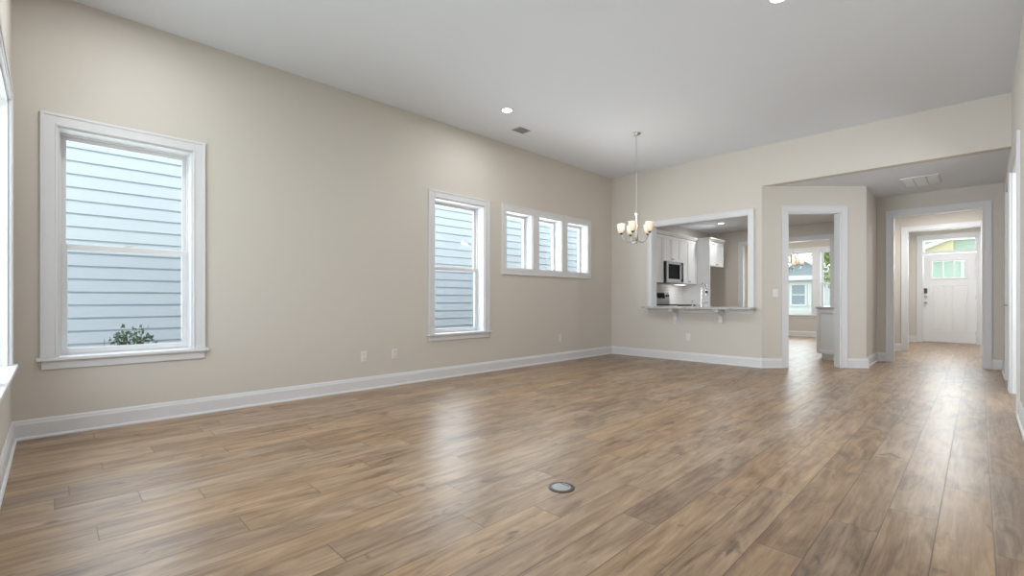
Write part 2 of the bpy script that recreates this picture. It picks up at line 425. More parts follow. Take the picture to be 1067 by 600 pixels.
def cased(name, F, s0, s1, z1, th, both=True):
    e = setting(name, F @ Vector(((s0 + s1) / 2, 0, 0)))
    mb = MB(F); casing_mb(mb, s0, s1, 0.0, z1); mb.build('casing', M_TRIM, e, bevel=0.002)
    if both:
        mb = MB(F); mb2 = MB(F @ Matrix.Translation((0, -th, 0)) @ Matrix.Diagonal((1, -1, 1, 1)))
        mb.bm.free(); casing_mb(mb2, s0, s1, 0.0, z1); mb2.build('casing', M_TRIM, e, bevel=0.002)
    mb = MB(F); liner_mb(mb, s0, s1, 0.0, z1, th); mb.build('jamb', M_TRIM, e)
    return e
cased('trim_1', FA, 0.377, 1.152, 2.285, 0.12)
cased('trim_2', FH, 3.835, 4.855, 2.342, 0.12)
cased('trim_3', FK, 3.83, 4.845, 2.325, 0.12)
cased('trim_4', FK, 0.80, 2.58, 2.31, 0.12)
cased('trim_5', FR, 5.95, 7.27, 2.36, 0.14)

# pass-through surround
e = setting('trim_6', (1.6, 7.39, 0.85))
mb = MB(FB)
mb.box(0.735, 0.815, 0, 0.018, 0.79, 2.355); mb.box(2.386, 2.466, 0, 0.018, 0.79, 2.355); mb.box(0.815, 2.386, 0, 0.018, 2.272, 2.355)
mb.box(0.735, 0.755, 0.018, 0.027, 0.79, 2.355); mb.box(2.446, 2.466, 0.018, 0.027, 0.79, 2.355); mb.box(0.755, 2.446, 0.018, 0.027, 2.335, 2.355)
mb.build('casing', M_TRIM, e, bevel=0.002)
mb = MB(FB); mb.box(0.815, 2.386, 0, 0.018, 0.79, 0.852); mb.build('apron', M_TRIM, e, bevel=0.002)
mb = MB(FB)
mb.box(0.815, 0.827, -0.14, 0, 0.885, 2.272); mb.box(2.374, 2.386, -0.14, 0, 0.885, 2.272); mb.box(0.827, 2.374, -0.14, 0, 2.26, 2.272)
mb.build('jamb', M_TRIM, e)

# ------------------------------------------------------------------ windows
def ring(mb, s0, s1, z0, z1, n0, n1, w_, wb=None, wt=None):
    wb = wb or w_; wt = wt or w_
    mb.box(s0, s0 + w_, n0, n1, z0, z1); mb.box(s1 - w_, s1, n0, n1, z0, z1)
    mb.box(s0 + w_, s1 - w_, n0, n1, z0, z0 + wb); mb.box(s0 + w_, s1 - w_, n0, n1, z1 - wt, z1)
def window(name, F, s0, s1, z0, z1, hung=True, casing=True, sill=True, screen=True):
    e = setting(name, F @ Vector(((s0 + s1) / 2, 0, z0)))
    if casing:
        mb = MB(F); casing_mb(mb, s0, s1, z0 + (0.017 if sill else 0), z1, bottom=not sill); mb.build('casing', M_TRIM, e, bevel=0.002)
    if sill:
        mb = MB(F); mb.box(s0 - 0.112, s1 + 0.112, 0, 0.045, z0 - 0.008, z0 + 0.016); mb.box(s0, s1, -0.13, 0, z0 - 0.0, z0 + 0.016)
        mb.build('window_sill', M_TRIM, e, bevel=0.004)
        mb = MB(F); mb.box(s0 - 0.085, s1 + 0.085, 0, 0.016, z0 - 0.072, z0 - 0.008); mb.build('apron', M_TRIM, e, bevel=0.003)
    zz = z0 + (0.016 if sill else 0)
    mb = MB(F); liner_mb(mb, s0, s1, zz, z1, 0.13, bottom=not sill); mb.build('jamb', M_TRIM, e)
    mb = MB(F); ring(mb, s0, s1, z0, z1, -0.198, -0.13, 0.022); mb.build('window_frame', M_VINYL, e, bevel=0.002)
    a, b, c, d = s0 + 0.022, s1 - 0.022, zz + 0.008, z1 - 0.022
    if hung:
        zm = z0 + 0.487 * (z1 - z0)
        up = MB(F); ring(up, a, b, zm - 0.005, d, -0.186, -0.162, 0.028, 0.04, 0.03); up = up.build('upper_sash', M_VINYL, e, bevel=0.002)
        g = MB(F); g.box(a + 0.028, b - 0.028, -0.176, -0.172, zm + 0.035, d - 0.03); g.build('pane', M_GLASS, up)
        lo = MB(F); ring(lo, a, b, c, zm + 0.03, -0.160, -0.132, 0.036, 0.042, 0.045); lo = lo.build('lower_sash', M_VINYL, e, bevel=0.002)
        g = MB(F); g.box(a + 0.036, b - 0.036, -0.148, -0.144, c + 0.042, zm - 0.015); g.build('pane', M_SCREEN if screen else M_GLASS, lo)
        k = MB(F); sm = (s0 + s1) / 2; k.box(sm - 0.025, sm + 0.025, -0.155, -0.135, zm + 0.03, zm + 0.040); k.box(sm - 0.006, sm + 0.03, -0.145, -0.128, zm + 0.040, zm + 0.048)
        k.build('sash_lock', M_VINYL, lo, bevel=0.002)
    else:
        fx = MB(F); ring(fx, a, b, c, d, -0.175, -0.135, 0.03); fx = fx.build('sash', M_VINYL, e, bevel=0.002)
        g = MB(F); g.box(a + 0.03, b - 0.03, -0.158, -0.154, c + 0.03, d - 0.03); g.build('pane', M_GLASS, fx)
    return e
window('window_1', FL, *W1); window('window_2', FL, *W2)
for i, (a, b) in enumerate(W3): window('window_%d' % (3 + i), FL, a, b, 1.455, 2.29, hung=False, casing=False, sill=False)
mb = MB(FL); casing_mb(mb, W3[0][0], W3[2][1], 1.455, 2.29, bottom=True)
for a, b in ((W3[0][1], W3[1][0]), (W3[1][1], W3[2][0])): mb.box(a, b, 0, 0.017, 1.455, 2.29)
mb.build('trim_7', M_TRIM, bevel=0.002, kind='structure')
for i, (a, b) in enumerate(W6): window('window_%d' % (6 + i), FN, a, b, 0.56, 2.285, casing=False, sill=False)
e = setting('trim_8', (1.92, -0.2, 0.56))
mb = MB(FN); casing_mb(mb, W6[0][0], W6[2][1], 0.577, 2.285)
for a, b in ((W6[0][1], W6[1][0]), (W6[1][1], W6[2][0])): mb.box(a, b, 0, 0.017, 0.577, 2.285)
mb.build('casing', M_TRIM, e, bevel=0.002)
mb = MB(FN)
for a, b in ((W6[0][1], W6[1][0]), (W6[1][1], W6[2][0])): mb.box(a, b, -0.198, 0, 0.56, 2.285)
mb.build('mullion', M_TRIM, e)
mb = MB(FN); mb.box(W6[0][0] - 0.105, W6[2][1] + 0.105, 0, 0.045, 0.552, 0.577); mb.build('window_sill', M_TRIM, e, bevel=0.004)
mb = MB(FN); mb.box(W6[0][0] - 0.085, W6[2][1] + 0.085, 0, 0.016, 0.488, 0.552); mb.build('apron', M_TRIM, e, bevel=0.003)
for i, (a, b) in enumerate(NW): window('window_%d' % (9 + i), FF, a, b, 0.575, 2.33, casing=False, sill=False, screen=False)
e = setting('trim_9', (1.73, 14.6, 0.575))
mb = MB(FF); casing_mb(mb, NW[0][0], NW[1][1], 0.59, 2.33); mb.box(NW[0][1], NW[1][0], 0, 0.017, 0.59, 2.33); mb.build('casing', M_TRIM, e, bevel=0.002)
mb = MB(FF); mb.box(NW[0][0] - 0.1, NW[1][1] + 0.1, 0, 0.045, 0.567, 0.59); mb.build('window_sill', M_TRIM, e, bevel=0.004)
mb = MB(FF); mb.box(NW[0][0] - 0.08, NW[1][1] + 0.08, 0, 0.016, 0.50, 0.567); mb.build('apron', M_TRIM, e, bevel=0.003)

# ------------------------------------------------------------------ front door with transom
e = setting('door_1', (4.32, 14.6, 0))
mb = MB(FF); casing_mb(mb, 3.86, 4.79, 0, 2.42); mb.build('casing', M_TRIM, e, bevel=0.002)
mb = MB(FF); liner_mb(mb, 3.86, 4.79, 0, 2.42, 0.2, t=0.02); mb.box(3.88, 4.77, -0.2, -0.02, 2.075, 2.115); mb.build('jamb', M_TRIM, e)
mb = MB(FF); mb.box(3.88, 4.77, -0.15, -0.02, 0.0, 0.02); mb.build('threshold', M_NICKEL, e)
mb = MB(FF); ring(mb, 3.88, 4.77, 2.115, 2.40, -0.12, -0.07, 0.02); tf = mb.build('transom_frame', M_VINYL, e)
mb = MB(FF); mb.box(3.90, 4.75, -0.098, -0.094, 2.135, 2.38); mb.build('pane', M_GLASS, tf)
# slab with a three-light opening
s0, s1 = 3.884, 4.766; gz0, gz1 = 1.50, 1.905; gx0, gx1 = 4.035, 4.60
mb = MB(FF)
mb.box(s0, s1, -0.075, -0.03, 0.022, gz0); mb.box(s0, s1, -0.075, -0.03, gz1, 2.07)
mb.box(s0, gx0, -0.075, -0.03, gz0, gz1); mb.box(gx1, s1, -0.075, -0.03, gz0, gz1)
slab = mb.build('door_leaf', M_DOOR, e)
mb = MB(FF)
ring(mb, gx0 - 0.03, gx1 + 0.03, gz0 - 0.03, gz1 + 0.03, -0.03, -0.018, 0.032)
ring(mb, gx0 - 0.0, gx1 + 0.0, gz0, gz1, -0.07, -0.03, 0.012)
for k in (1, 2):
    x = gx0 + (gx1 - gx0) * k / 3; mb.box(x - 0.012, x + 0.012, -0.07, -0.02, gz0, gz1)
mb.build('window_grille', M_DOOR, slab, bevel=0.002)
mb = MB(FF); mb.box(gx0 + 0.01, gx1 - 0.01, -0.056, -0.052, gz0 + 0.01, gz1 - 0.01); mb.build('pane', M_GLASS, slab)
mb = MB(FF)
for a, b in ((s0 + 0.13, s0 + 0.40), (s1 - 0.40, s1 - 0.13)):
    ring(mb, a, b, 0.25, 1.34, -0.03, -0.022, 0.018); mb.box(a + 0.05, b - 0.05, -0.03, -0.024, 0.30, 1.29)
mb.build('door_panels', M_DOOR, slab, bevel=0.004)
mb = MB(FF); mb.box(3.90, 3.955, -0.03, 0.0, 1.15, 1.27); mb.build('keypad_lock', M_BRONZE, slab, bevel=0.006)
mb = MB(FF); mb.lathe([(0.0, 0.0), (0.028, 0.0), (0.03, -0.004), (0.026, -0.02), (0.012, -0.024), (0.012, -0.034)], (3.93, -0.004, 1.07), 16, axis=1); mb.build('deadbolt', M_NICKEL, slab, smooth=True)
mb = MB(FF); mb.lathe([(0.030, -0.03), (0.030, -0.02), (0.012, -0.016), (0.012, 0.01), (0.026, 0.018), (0.030, 0.034), (0.022, 0.05), (0.004, 0.054)], (3.93, 0, 0.94), 16, axis=1); mb.build('door_knob', M_NICKEL, slab, smooth=True)
for z in (0.25, 1.05, 1.85):
    mb = MB(FF); mb.box(4.762, 4.775, -0.032, -0.014, z - 0.05, z + 0.05); mb.build('hinge', M_NICKEL, slab, bevel=0.002)

# side door in the hall's right wall
e = setting('door_2', (5.06, 8.01, 0))
mb = MB(FR); casing_mb(mb, 7.62, 8.40, 0, 2.335); mb.build('casing', M_TRIM, e, bevel=0.002)
mb = MB(FR); liner_mb(mb, 7.62, 8.40, 0, 2.335, 0.14); mb.build('jamb', M_TRIM, e)
mb = MB(FR); mb.box(7.635, 8.385, -0.05, -0.014, 0.012, 2.32); leaf = mb.build('door_leaf', M_DOOR, e)
mb = MB(FR)
for zz in ((0.2, 1.05), (1.2, 2.15)): ring(mb, 7.77, 8.25, zz[0], zz[1], -0.014, -0.006, 0.02)
mb.build('door_panels', M_DOOR, leaf, bevel=0.003)
mb = MB(FR); mb.lathe([(0.03, -0.014), (0.03, -0.004), (0.011, 0.0), (0.011, 0.05)], (8.31, 0, 0.935), 14, axis=1)
mb.tube([(8.31, 0.045, 0.935), (8.26, 0.05, 0.935), (8.20, 0.047, 0.93)], 0.008); mb.build('door_lever', M_NICKEL, leaf, smooth=True)

# ------------------------------------------------------------------ outlets and switch
def outlet(F, s, z, label, group=None, switch=False, n=0.0):
    c = F @ Vector((s, n, z)); t = thing('light_switch' if switch else 'wall_outlet', c, label, 'light switch' if switch else 'outlet', group)
    mb = MB(F); mb.box(s - 0.036, s + 0.036, n, n + 0.006, z - 0.058, z + 0.058); mb.build('cover_plate', M_PLASTIC, t, bevel=0.003)
    if switch:
        mb = MB(F); mb.box(s - 0.016, s + 0.016, n + 0.006, n + 0.010, z - 0.033, z + 0.033); mb.build('rocker', M_PLASTIC, t, bevel=0.002)
    else:
        for dz in (-0.025, 0.025):
            mb = MB(F); mb.box(s - 0.017, s + 0.017, n + 0.006, n + 0.009, z + dz - 0.014, z + dz + 0.014); sk = mb.build('socket', M_PLASTIC, t, bevel=0.003)
            mb = MB(F)
            for q in (-0.007, 0.007): mb.box(s + q - 0.0012, s + q + 0.0012, n + 0.0088, n + 0.0094, z + dz - 0.004, z + dz + 0.006)
            mb.build('slots', M_SLOT, sk)
outlet(FL, 2.457, 0.372, 'white duplex outlet low on the left wall, nearest the big window')
outlet(FL, 2.841, 0.366, 'white duplex outlet low on left wall, just right of its near twin')
outlet(FL, 5.867, 0.378, 'white wall outlet below the three small high windows')
outlet(FB, 1.458, 0.385, 'white wall outlet under the kitchen pass-through, between the two brackets')
outlet(FA, 0.194, 1.10, 'white rocker switch on angled wall left of the doorway', switch=True)

# ------------------------------------------------------------------ floor box
t = thing('floor_outlet', (3.245, 1.925, 0), 'round metal floor outlet cover set in the wood planks', 'floor outlet')
MB().lathe([(0.050, 0.0), (0.070, 0.0), (0.070, 0.003), (0.064, 0.006), (0.052, 0.006), (0.050, 0.004)], (3.245, 1.925, 0), 40, caps=False).build('ring', M_BRONZE, t, smooth=True)
MB().lathe([(0.052, 0.001), (0.052, 0.0045), (0.048, 0.0055)], (3.245, 1.925, 0), 40).build('lid', mat('satin_grey_metal', (0.42, 0.43, 0.43), 0.55, metal=0.5, bump=0.05), t, smooth=True)
MB().box(3.215, 3.275, 1.955, 1.960, 0.005, 0.0062).build('finger_slot', M_SLOT, t)

# ------------------------------------------------------------------ recessed lights, vents
def can(x, y, z, label, power=18, group=None):
    t = thing('recessed_light', (x, y, z), label, 'ceiling light', group)
    MB().lathe([(0.058, z - 0.001), (0.060, z - 0.006), (0.078, z - 0.004), (0.080, z)], (x, y, 0), 32, caps=False).build('trim_ring', M_TRIM, t, smooth=True)
    MB().lathe([(0.0005, z - 0.0035), (0.059, z - 0.0025)], (x, y, 0), 32).build('lens', M_CAN, t)
    a = area('recessed_lamp', (x, y, z - 0.02), (0, 0, 0), 0.12, 0.12, power, (0.95, 0.98, 1.0), 'DISK')
    return t
can(0.865, 3.835, H, 'round recessed ceiling light near the left wall, left of the ceiling register', 9)
can(3.764, 3.84, H, 'round recessed ceiling light cut by the top edge of the photo', 26)
can(0.865, 0.45, H, 'unseen recessed ceiling light in the corner by the big left window', 9)  # assumed second row, out of view, put in for lighting
can(3.764, 0.45, H, 'unseen recessed ceiling light just behind and above the camera', 9)  # assumed too, out of view, put in for lighting
can(0.85, 10.35, HS, 'round recessed kitchen ceiling light above the white cabinets', 9)
can(2.3, 9.3, HS, 'added unseen recessed kitchen ceiling light behind the angled doorway', 20)  # no fixture seen here, added to light the kitchen
can(0.9, 13.2, HS, 'added unseen recessed nook ceiling light, left of the nook chandelier', 14)  # added out of sight to brighten the nook walls
can(2.7, 13.2, HS, 'added unseen recessed nook ceiling light, right of the nook chandelier', 14)  # second added nook lamp, also out of sight
can(4.35, 10.7, HS, 'added unseen recessed light in the hall two cased openings', 26)  # added behind the opening's head to brighten the hall
can(4.35, 13.2, HS, 'added unseen recessed light in the entry by the front door', 22)  # added out of sight to brighten the entry

t = thing('ceiling_register', (0.53, 4.42, H), 'small grey air register in the main ceiling near left wall', 'vent')
MB().box(0.45, 0.61, 4.31, 4.53, H - 0.006, H).build('frame', M_GREYMET, t, bevel=0.002)
mb = MB()
for k in range(7): mb.prism([(0.465 + k * 0.02, H - 0.006), (0.468 + k * 0.02, H - 0.006), (0.478 + k * 0.02, H - 0.014), (0.475 + k * 0.02, H - 0.014)], 1, 4.325, 4.515)
mb.build('louvers', M_VENT, t)
t = thing('return_air_grille', (4.24, 8.62, HS), 'white rectangular return air grille in the low hall ceiling', 'vent')
mb = MB(); x0, x1, y0, y1 = 4.04, 4.44, 8.30, 8.95
mb.box(x0, x1, y0, y0 + .025, HS - .012, HS); mb.box(x0, x1, y1 - .025, y1, HS - .012, HS)
mb.box(x0, x0 + .025, y0 + .025, y1 - .025, HS - .012, HS); mb.box(x1 - .025, x1, y0 + .025, y1 - .025, HS - .012, HS)
for k in (1, 2): xx = x0 + (x1 - x0) * k / 3; mb.box(xx - .008, xx + .008, y0 + .025, y1 - .025, HS - .012, HS)
mb.build('frame', M_VENT, t, bevel=0.002)
mb = MB(); mb.box(x0 + .025, x1 - .025, y0 + .025, y1 - .025, HS - 0.002, HS - 0.0005); mb.build('filter', M_VENT, t)
mb = MB(); y = y0 + 0.035
while y < y1 - 0.04:
    mb.prism([(y, HS - 0.003), (y + 0.003, HS - 0.003), (y + 0.014, HS - 0.012), (y + 0.011, HS - 0.012)], 0, x0 + .025, x1 - .025); y += 0.02
mb.build('louvers', M_VENT, t)

# ------------------------------------------------------------------ chandelier
def chandelier(x, y, zc, zshade, label, phase=0.0, lamp=8):
    t = thing('chandelier', (x, y, zc), label, 'chandelier')
    zt = zshade + 0.26; zb = zshade - 0.16
    MB().lathe([(0.060, zc), (0.060, zc - 0.008), (0.045, zc - 0.022), (0.012, zc - 0.030), (0.006, zc - 0.04)], (x, y, 0), 24).build('canopy', M_NICKEL, t, smooth=True)
    MB().tube([(x, y, zc - 0.03), (x, y, (zc + zt) / 2), (x, y, zt - 0.02)], 0.005, 8).build('rod', M_NICKEL, t, smooth=True)
    MB().lathe([(0.004, zt + 0.02), (0.014, zt), (0.008, zt - 0.03), (0.022, zt - 0.06), (0.010, zt - 0.09), (0.008, zt - 0.20), (0.016, zt - 0.23), (0.010, zt - 0.28),
                (0.024, zb + 0.05), (0.032, zb + 0.03), (0.022, zb), (0.008, zb - 0.02), (0.012, zb - 0.035), (0.002, zb - 0.05)], (x, y, 0), 18).build('centre_column', M_NICKEL, t, smooth=True)
    R = 0.20
    for k in range(5):
        a = phase + k * 2 * PI / 5; c, s = math.cos(a), math.sin(a)
        def P(r, z): return (x + c * r, y + s * r, z)
        pts = []
        for q in range(13):
            u = q / 12
            r = 0.02 + (R - 0.02) * (0.5 - 0.5 * math.cos(PI * min(1, u * 1.08)))
            z = zb + 0.03 - 0.055 * math.sin(PI * min(1, u * 1.25)) + max(0, u - 0.55) * 0.14
            pts.append(P(r, z))
        pts[-1] = P(R, zshade - 0.068)
        arm = MB().tube(pts, 0.0055, 8).build('arm', M_NICKEL, t, smooth=True)
        cx, cy = x + c * R, y + s * R
        MB().lathe([(0.004, zshade - 0.085), (0.012, zshade - 0.078), (0.022, zshade - 0.068), (0.020, zshade - 0.052), (0.014, zshade - 0.045)], (cx, cy, 0), 14).build('socket', M_BRONZE, arm, smooth=True)
        prof = [(0.020, -0.060), (0.031, -0.050), (0.041, -0.030), (0.047, 0.0), (0.050, 0.035), (0.053, 0.065)]
        mb = MB(); mb.lathe([(r, zshade + h) for r, h in prof] + [(r - 0.004, zshade + h) for r, h in prof[::-1]], (cx, cy, 0), 20, caps=False)
        mb.build('lamp_shade', M_SHADE, t, smooth=True)
        MB().lathe([(0.004, zshade - 0.045), (0.012, zshade - 0.03), (0.014, zshade), (0.022, zshade + 0.022), (0.020, zshade + 0.04), (0.004, zshade + 0.052)], (cx, cy, 0), 12).build('bulb', M_BULB, t, smooth=True)
        d = bpy.data.lights.new('chandelier_lamp', 'POINT'); d.energy = lamp / 5; d.color = (1.0, 0.92, 0.82); d.shadow_soft_size = 0.03
        o = bpy.data.objects.new('chandelier_lamp', d); COL.objects.link(o); o.location = (cx, cy, zshade + 0.085)
base_a = math.atan2(0 - 5.615, 4.81 - 1.543)   # direction towards the camera
chandelier(1.543, 5.615, H, 1.965, 'brushed nickel five-light chandelier hanging by the far corner', base_a - math.radians(13))
chandelier(1.52, 13.2, HS, 1.93, 'five-light chandelier in the breakfast nook beyond the angled doorway', base_a + math.radians(10), lamp=6)

# ------------------------------------------------------------------ pass-through counter and brackets
def slab_mb(mb, poly, z0, z1): return mb.prism(poly, 2, z0, z1)
mb = MB(); slab_mb(mb, [(0.74, 7.12), (2.50, 7.12), (2.50, 7.37), (2.372, 7.37), (2.372, 8.17), (0.829, 8.17), (0.829, 7.37), (0.74, 7.37)], 0.853, 0.885)
tag(mb.build('bar_counter', M_GRAN, bevel=0.004), 'grey granite bar counter sitting in the kitchen pass-through', 'countertop')
def bracket(x, label):
    t = thing('counter_bracket', (x, 7.37, 0.72), label, 'bracket', 'brackets under the bar counter')
    MB().box(x - 0.045, x + 0.045, 7.372, 7.389, 0.60, 0.79).build('back_plate', M_TRIM, t, bevel=0.003)
    pts = [(7.371, 0.62), (7.350, 0.625), (7.337, 0.65)]
    for k in range(9):
        a = k / 8 * PI / 2; pts.append((7.335 - 0.135 * (1 - math.cos(a)), 0.67 + 0.135 * math.sin(a)))
    pts += [(7.165, 0.815), (7.165, 0.835), (7.371, 0.835)]
    mb = MB(); mb.prism(pts, 0, x - 0.032, x + 0.032); mb.build('corbel', M_TRIM, t, bevel=0.003)
    MB().box(x - 0.045, x + 0.045, 7.15, 7.371, 0.835, 0.852).build('top_plate', M_TRIM, t, bevel=0.002)
bracket(1.262, 'white wooden bracket under the granite bar counter, nearer the chandelier')
bracket(1.995, 'white wooden bracket under the granite bar counter, nearer the angled doorway')

# ------------------------------------------------------------------ kitchen
def shaker(F, t, s0, s1, z0, z1, n, name='door', knob=None, mat_=M_CAB, parent=None):
    """framed door with recessed panel on plane n (local), facing +n"""
    mb = MB(F); g = 0.003; r = 0.055 if (s1 - s0) > 0.2 and (z1 - z0) > 0.2 else 0.03
    ring(mb, s0 + g, s1 - g, z0 + g, z1 - g, n, n + 0.019, r); mb.box(s0 + r, s1 - r, n, n + 0.010, z0 + r, z1 - r)
    d = mb.build(name, mat_, t, bevel=0.0015)
    if knob:
        m2 = MB(F); m2.lathe([(0.005, n + 0.019), (0.005, n + 0.03), (0.013, n + 0.036), (0.012, n + 0.046), (0.003, n + 0.049)], (knob[0], 0, knob[1]), 12, axis=1)
        m2.build('knob', M_NICKEL, d, smooth=True)
    return d
def upper(s0, s1, z0, z1, label, doors=1, dep=0.31, F=FL, knobside=0):
    t = thing('wall_cabinet', F @ Vector(((s0 + s1) / 2, 0, z0)), label, 'cabinet', 'kitchen wall cabinets')
    mb = MB(F); mb.box(s0 + 0.001, s1 - 0.001, 0.001, dep, z0, z1); mb.build('cabinet_body', M_CAB, t, bevel=0.001)
    wd = (s1 - s0) / doors
    for k in range(doors):
        a = s0 + k * wd; kx = (a + wd - 0.03) if (k == 0 and doors == 2) or (doors == 1 and knobside) else a + 0.03
        shaker(F, t, a, a + wd, z0 + 0.002, z1 - 0.01, dep, knob=(kx, z0 + 0.05))
    return t
upper(7.56, 8.12, 1.345, 2.315, 'white kitchen wall cabinet at the pass-through end of the run')
upper(8.12, 8.765, 1.345, 2.315, 'white kitchen wall cabinet directly left of the microwave', knobside=1)
upper(8.765, 9.515, 1.785, 2.315, 'short two-door white cabinet above the microwave', doors=2)
upper(9.515, 10.322, 1.345, 2.315, 'tall white wall cabinet between microwave and refrigerator panel', doors=2)
# over-fridge cabinet and panels
t = thing('refrigerator_cabinet', (0.3, 10.74, 1.75), 'deep white cabinet with tall side panel over the empty refrigerator space', 'cabinet')
MB().box(0.001, 0.59, 10.345, 11.138, 1.75, 2.315).build('cabinet_body', M_CAB, t, bevel=0.001)
MB().box(0.001, 0.607, 10.323, 10.343, 0.002, 2.315).build('side_panel', M_CAB, t, bevel=0.001)
MB().box(0.607, 0.622, 10.320, 10.346, 0.002, 2.315).build('edge_strip', M_CAB, t, bevel=0.001)
for a, b, kx in ((10.345, 10.741, 10.71), (10.741, 11.138, 10.77)): shaker(FL, t, a, b, 1.752, 2.305, 0.59, knob=(kx, 1.80))
# crown moulding
mb = MB()
cp = [(0.0, 2.316), (0.012, 2.316), (0.018, 2.335), (0.040, 2.356), (0.045, 2.375), (0.0, 2.375)]
mb.loft([[(0.33 + n, y, z) for n, z in cp] for y in (7.56, 10.32 - 0.0)])
mb.loft([[(x, 10.323 - n, z) for n, z in cp] for x in (0.33, 0.61)])
mb.loft([[(0.61 + n, y, z) for n, z in cp] for y in (10.323 - 0.045, 11.138)])
mb.box(0.001, 0.33, 7.56, 10.323, 2.316, 2.33); mb.box(0.001, 0.61, 10.323, 11.138, 2.316, 2.33)
tag(mb.build('crown_molding', M_CAB), 'white crown moulding running along the tops of the kitchen cabinets', 'moulding')
# microwave
t = thing('microwave', (0.2, 9.14, 1.35), 'stainless over-the-range microwave with a black glass door', 'microwave')
MB().box(0.002, 0.375, 8.770, 9.510, 1.352, 1.783).build('body', M_BLKM, t, bevel=0.002)
mb = MB(FL); ring(mb, 8.770, 9.40, 1.375, 1.775, 0.375, 0.400, 0.06, 0.05, 0.05); d = mb.build('door', M_STEEL, t, bevel=0.003)
mb = MB(FL); mb.box(8.83, 9.34, 0.377, 0.396, 1.42, 1.73); mb.build('door_glass', M_BLACK, d)
mb = MB(FL); mb.tube([(9.375, 0.42, 1.42), (9.375, 0.43, 1.57), (9.375, 0.42, 1.73)], 0.009); mb.box(9.368, 9.382, 0.398, 0.424, 1.42, 1.435); mb.box(9.368, 9.382, 0.398, 0.424, 1.715, 1.73); mb.build('handle', M_STEEL, d)
mb = MB(FL); mb.box(9.402, 9.508, 0.375, 0.398, 1.375, 1.775); c = mb.build('control_panel', M_BLACK, t, bevel=0.002)
mb = MB(FL); mb.box(9.415, 9.495, 0.398, 0.400, 1.70, 1.74)
mb.build('display', mat('microwave_display', (0.05, 0.09, 0.10), 0.2, bump=0.01), c)
mb = MB(FL); mb.box(8.770, 9.508, 0.375, 0.396, 1.352, 1.373); mb.build('vent_strip', M_STEEL, t, bevel=0.002)
# base cabinets along the left wall
def base_unit(F, s0, s1, label, dep=0.57, drawer=True):
    t = thing('base_cabinet', F @ Vector(((s0 + s1) / 2, 0, 0)), label, 'cabinet', 'kitchen base cabinets')
    mb = MB(F); mb.box(s0 + .001, s1 - .001, 0.001, dep, 0.09, 0.85); mb.box(s0 + .001, s1 - .001, 0.001, dep - 0.06, 0.0, 0.09); mb.build('cabinet_body', M_CAB, t)
    if drawer: shaker(F, t, s0, s1, 0.70, 0.845, dep, 'drawer', knob=((s0 + s1) / 2, 0.77))
    shaker(F, t, s0, s1, 0.095, 0.70, dep, 'door', knob=(s1 - 0.03, 0.65))
base_unit(FL, 8.17, 8.765, 'white base cabinet to the left of the range')
base_unit(FL, 9.515, 10.32, 'white base cabinet between range and refrigerator space')
mb = MB(); mb.box(0.001, 0.62, 7.54, 8.764, 0.853, 0.885)
tag(mb.build('kitchen_countertop', M_GRAN, bevel=0.003), 'grey granite countertop on the near side of the range', 'countertop')
mb = MB(); mb.box(0.001, 0.62, 9.516, 10.32, 0.853, 0.885)
tag(mb.build('kitchen_countertop', M_GRAN, bevel=0.003), 'grey granite countertop between the range and refrigerator panel', 'countertop')
tag(MB().box(0.0005, 0.008, 7.54, 10.32, 0.886, 1.344).build('tile_backsplash', M_TILE), 'white tile backsplash behind the range and kitchen counters', 'backsplash')
outlet(frame((0.008, 0), (0, 1), (1, 0)), 8.55, 1.12, 'white outlet on the tile backsplash left of the range')
# range
t = thing('kitchen_range', (0.3, 9.14, 0), 'stainless electric range with a raised control panel and black top', 'stove')
MB().box(0.02, 0.62, 8.768, 9.512, 0.08, 0.875).build('body', M_STEEL, t, bevel=0.003)
MB().box(0.012, 0.655, 8.766, 9.514, 0.876, 0.900).build('cooktop', M_BLACK, t, bevel=0.004)
MB().box(0.05, 0.60, 8.78, 9.50, 0.0, 0.08).build('kick_plate', M_BLKM, t)
mb = MB()
for cx_, cy_, rr_ in ((0.2, 8.96, .075), (0.2, 9.33, .095), (0.46, 8.96, .105), (0.46, 9.33, .08)):
    MB().lathe([(rr_ - .004, 0.9005), (rr_ - .004, 0.9015), (rr_, 0.9015), (rr_, 0.9005)], (cx_, cy_, 0), 28, caps=False).build('burner_ring', M_GREYMET, t)
mb = MB(); mb.prism([(0.012, 0.90), (0.085, 0.90), (0.085, 1.00), (0.060, 1.165), (0.012, 1.165)], 1, 8.768, 9.512); cp_ = mb.build('control_panel', M_STEEL, t, bevel=0.004)
mb = MB(); mb.prism([(0.083, 1.03), (0.0875, 1.03), (0.069, 1.145), (0.062, 1.145)], 1, 8.98, 9.30); mb.build('display', M_BLACK, cp_)
for yy in (8.83, 8.91, 9.37, 9.45): MB().lathe([(0.022, 0.070), (0.020, 0.100), (0.003, 0.102)], (0, yy, 1.085), 14, axis=0).build('knob', M_BLKM, cp_, smooth=True)
mb = MB(FL); ring(mb, 8.775, 9.505, 0.25, 0.83, 0.62, 0.645, 0.08); d = mb.build('oven_door', M_STEEL, t, bevel=0.003)
mb = MB(FL); mb.box(8.85, 9.43, 0.622, 0.640, 0.32, 0.76); mb.build('oven_window', M_BLACK, d)
mb = MB(FL); mb.tube([(8.82, 0.69, 0.80), (9.14, 0.695, 0.80), (9.46, 0.69, 0.80)], 0.011); mb.box(8.83, 8.845, 0.64, 0.69, 0.79, 0.81); mb.box(9.435, 9.45, 0.64, 0.69, 0.79, 0.81); mb.build('handle', M_STEEL, d)
mb = MB(FL); mb.box(8.775, 9.505, 0.62, 0.642, 0.09, 0.24); mb.build('drawer', M_STEEL, t, bevel=0.003)
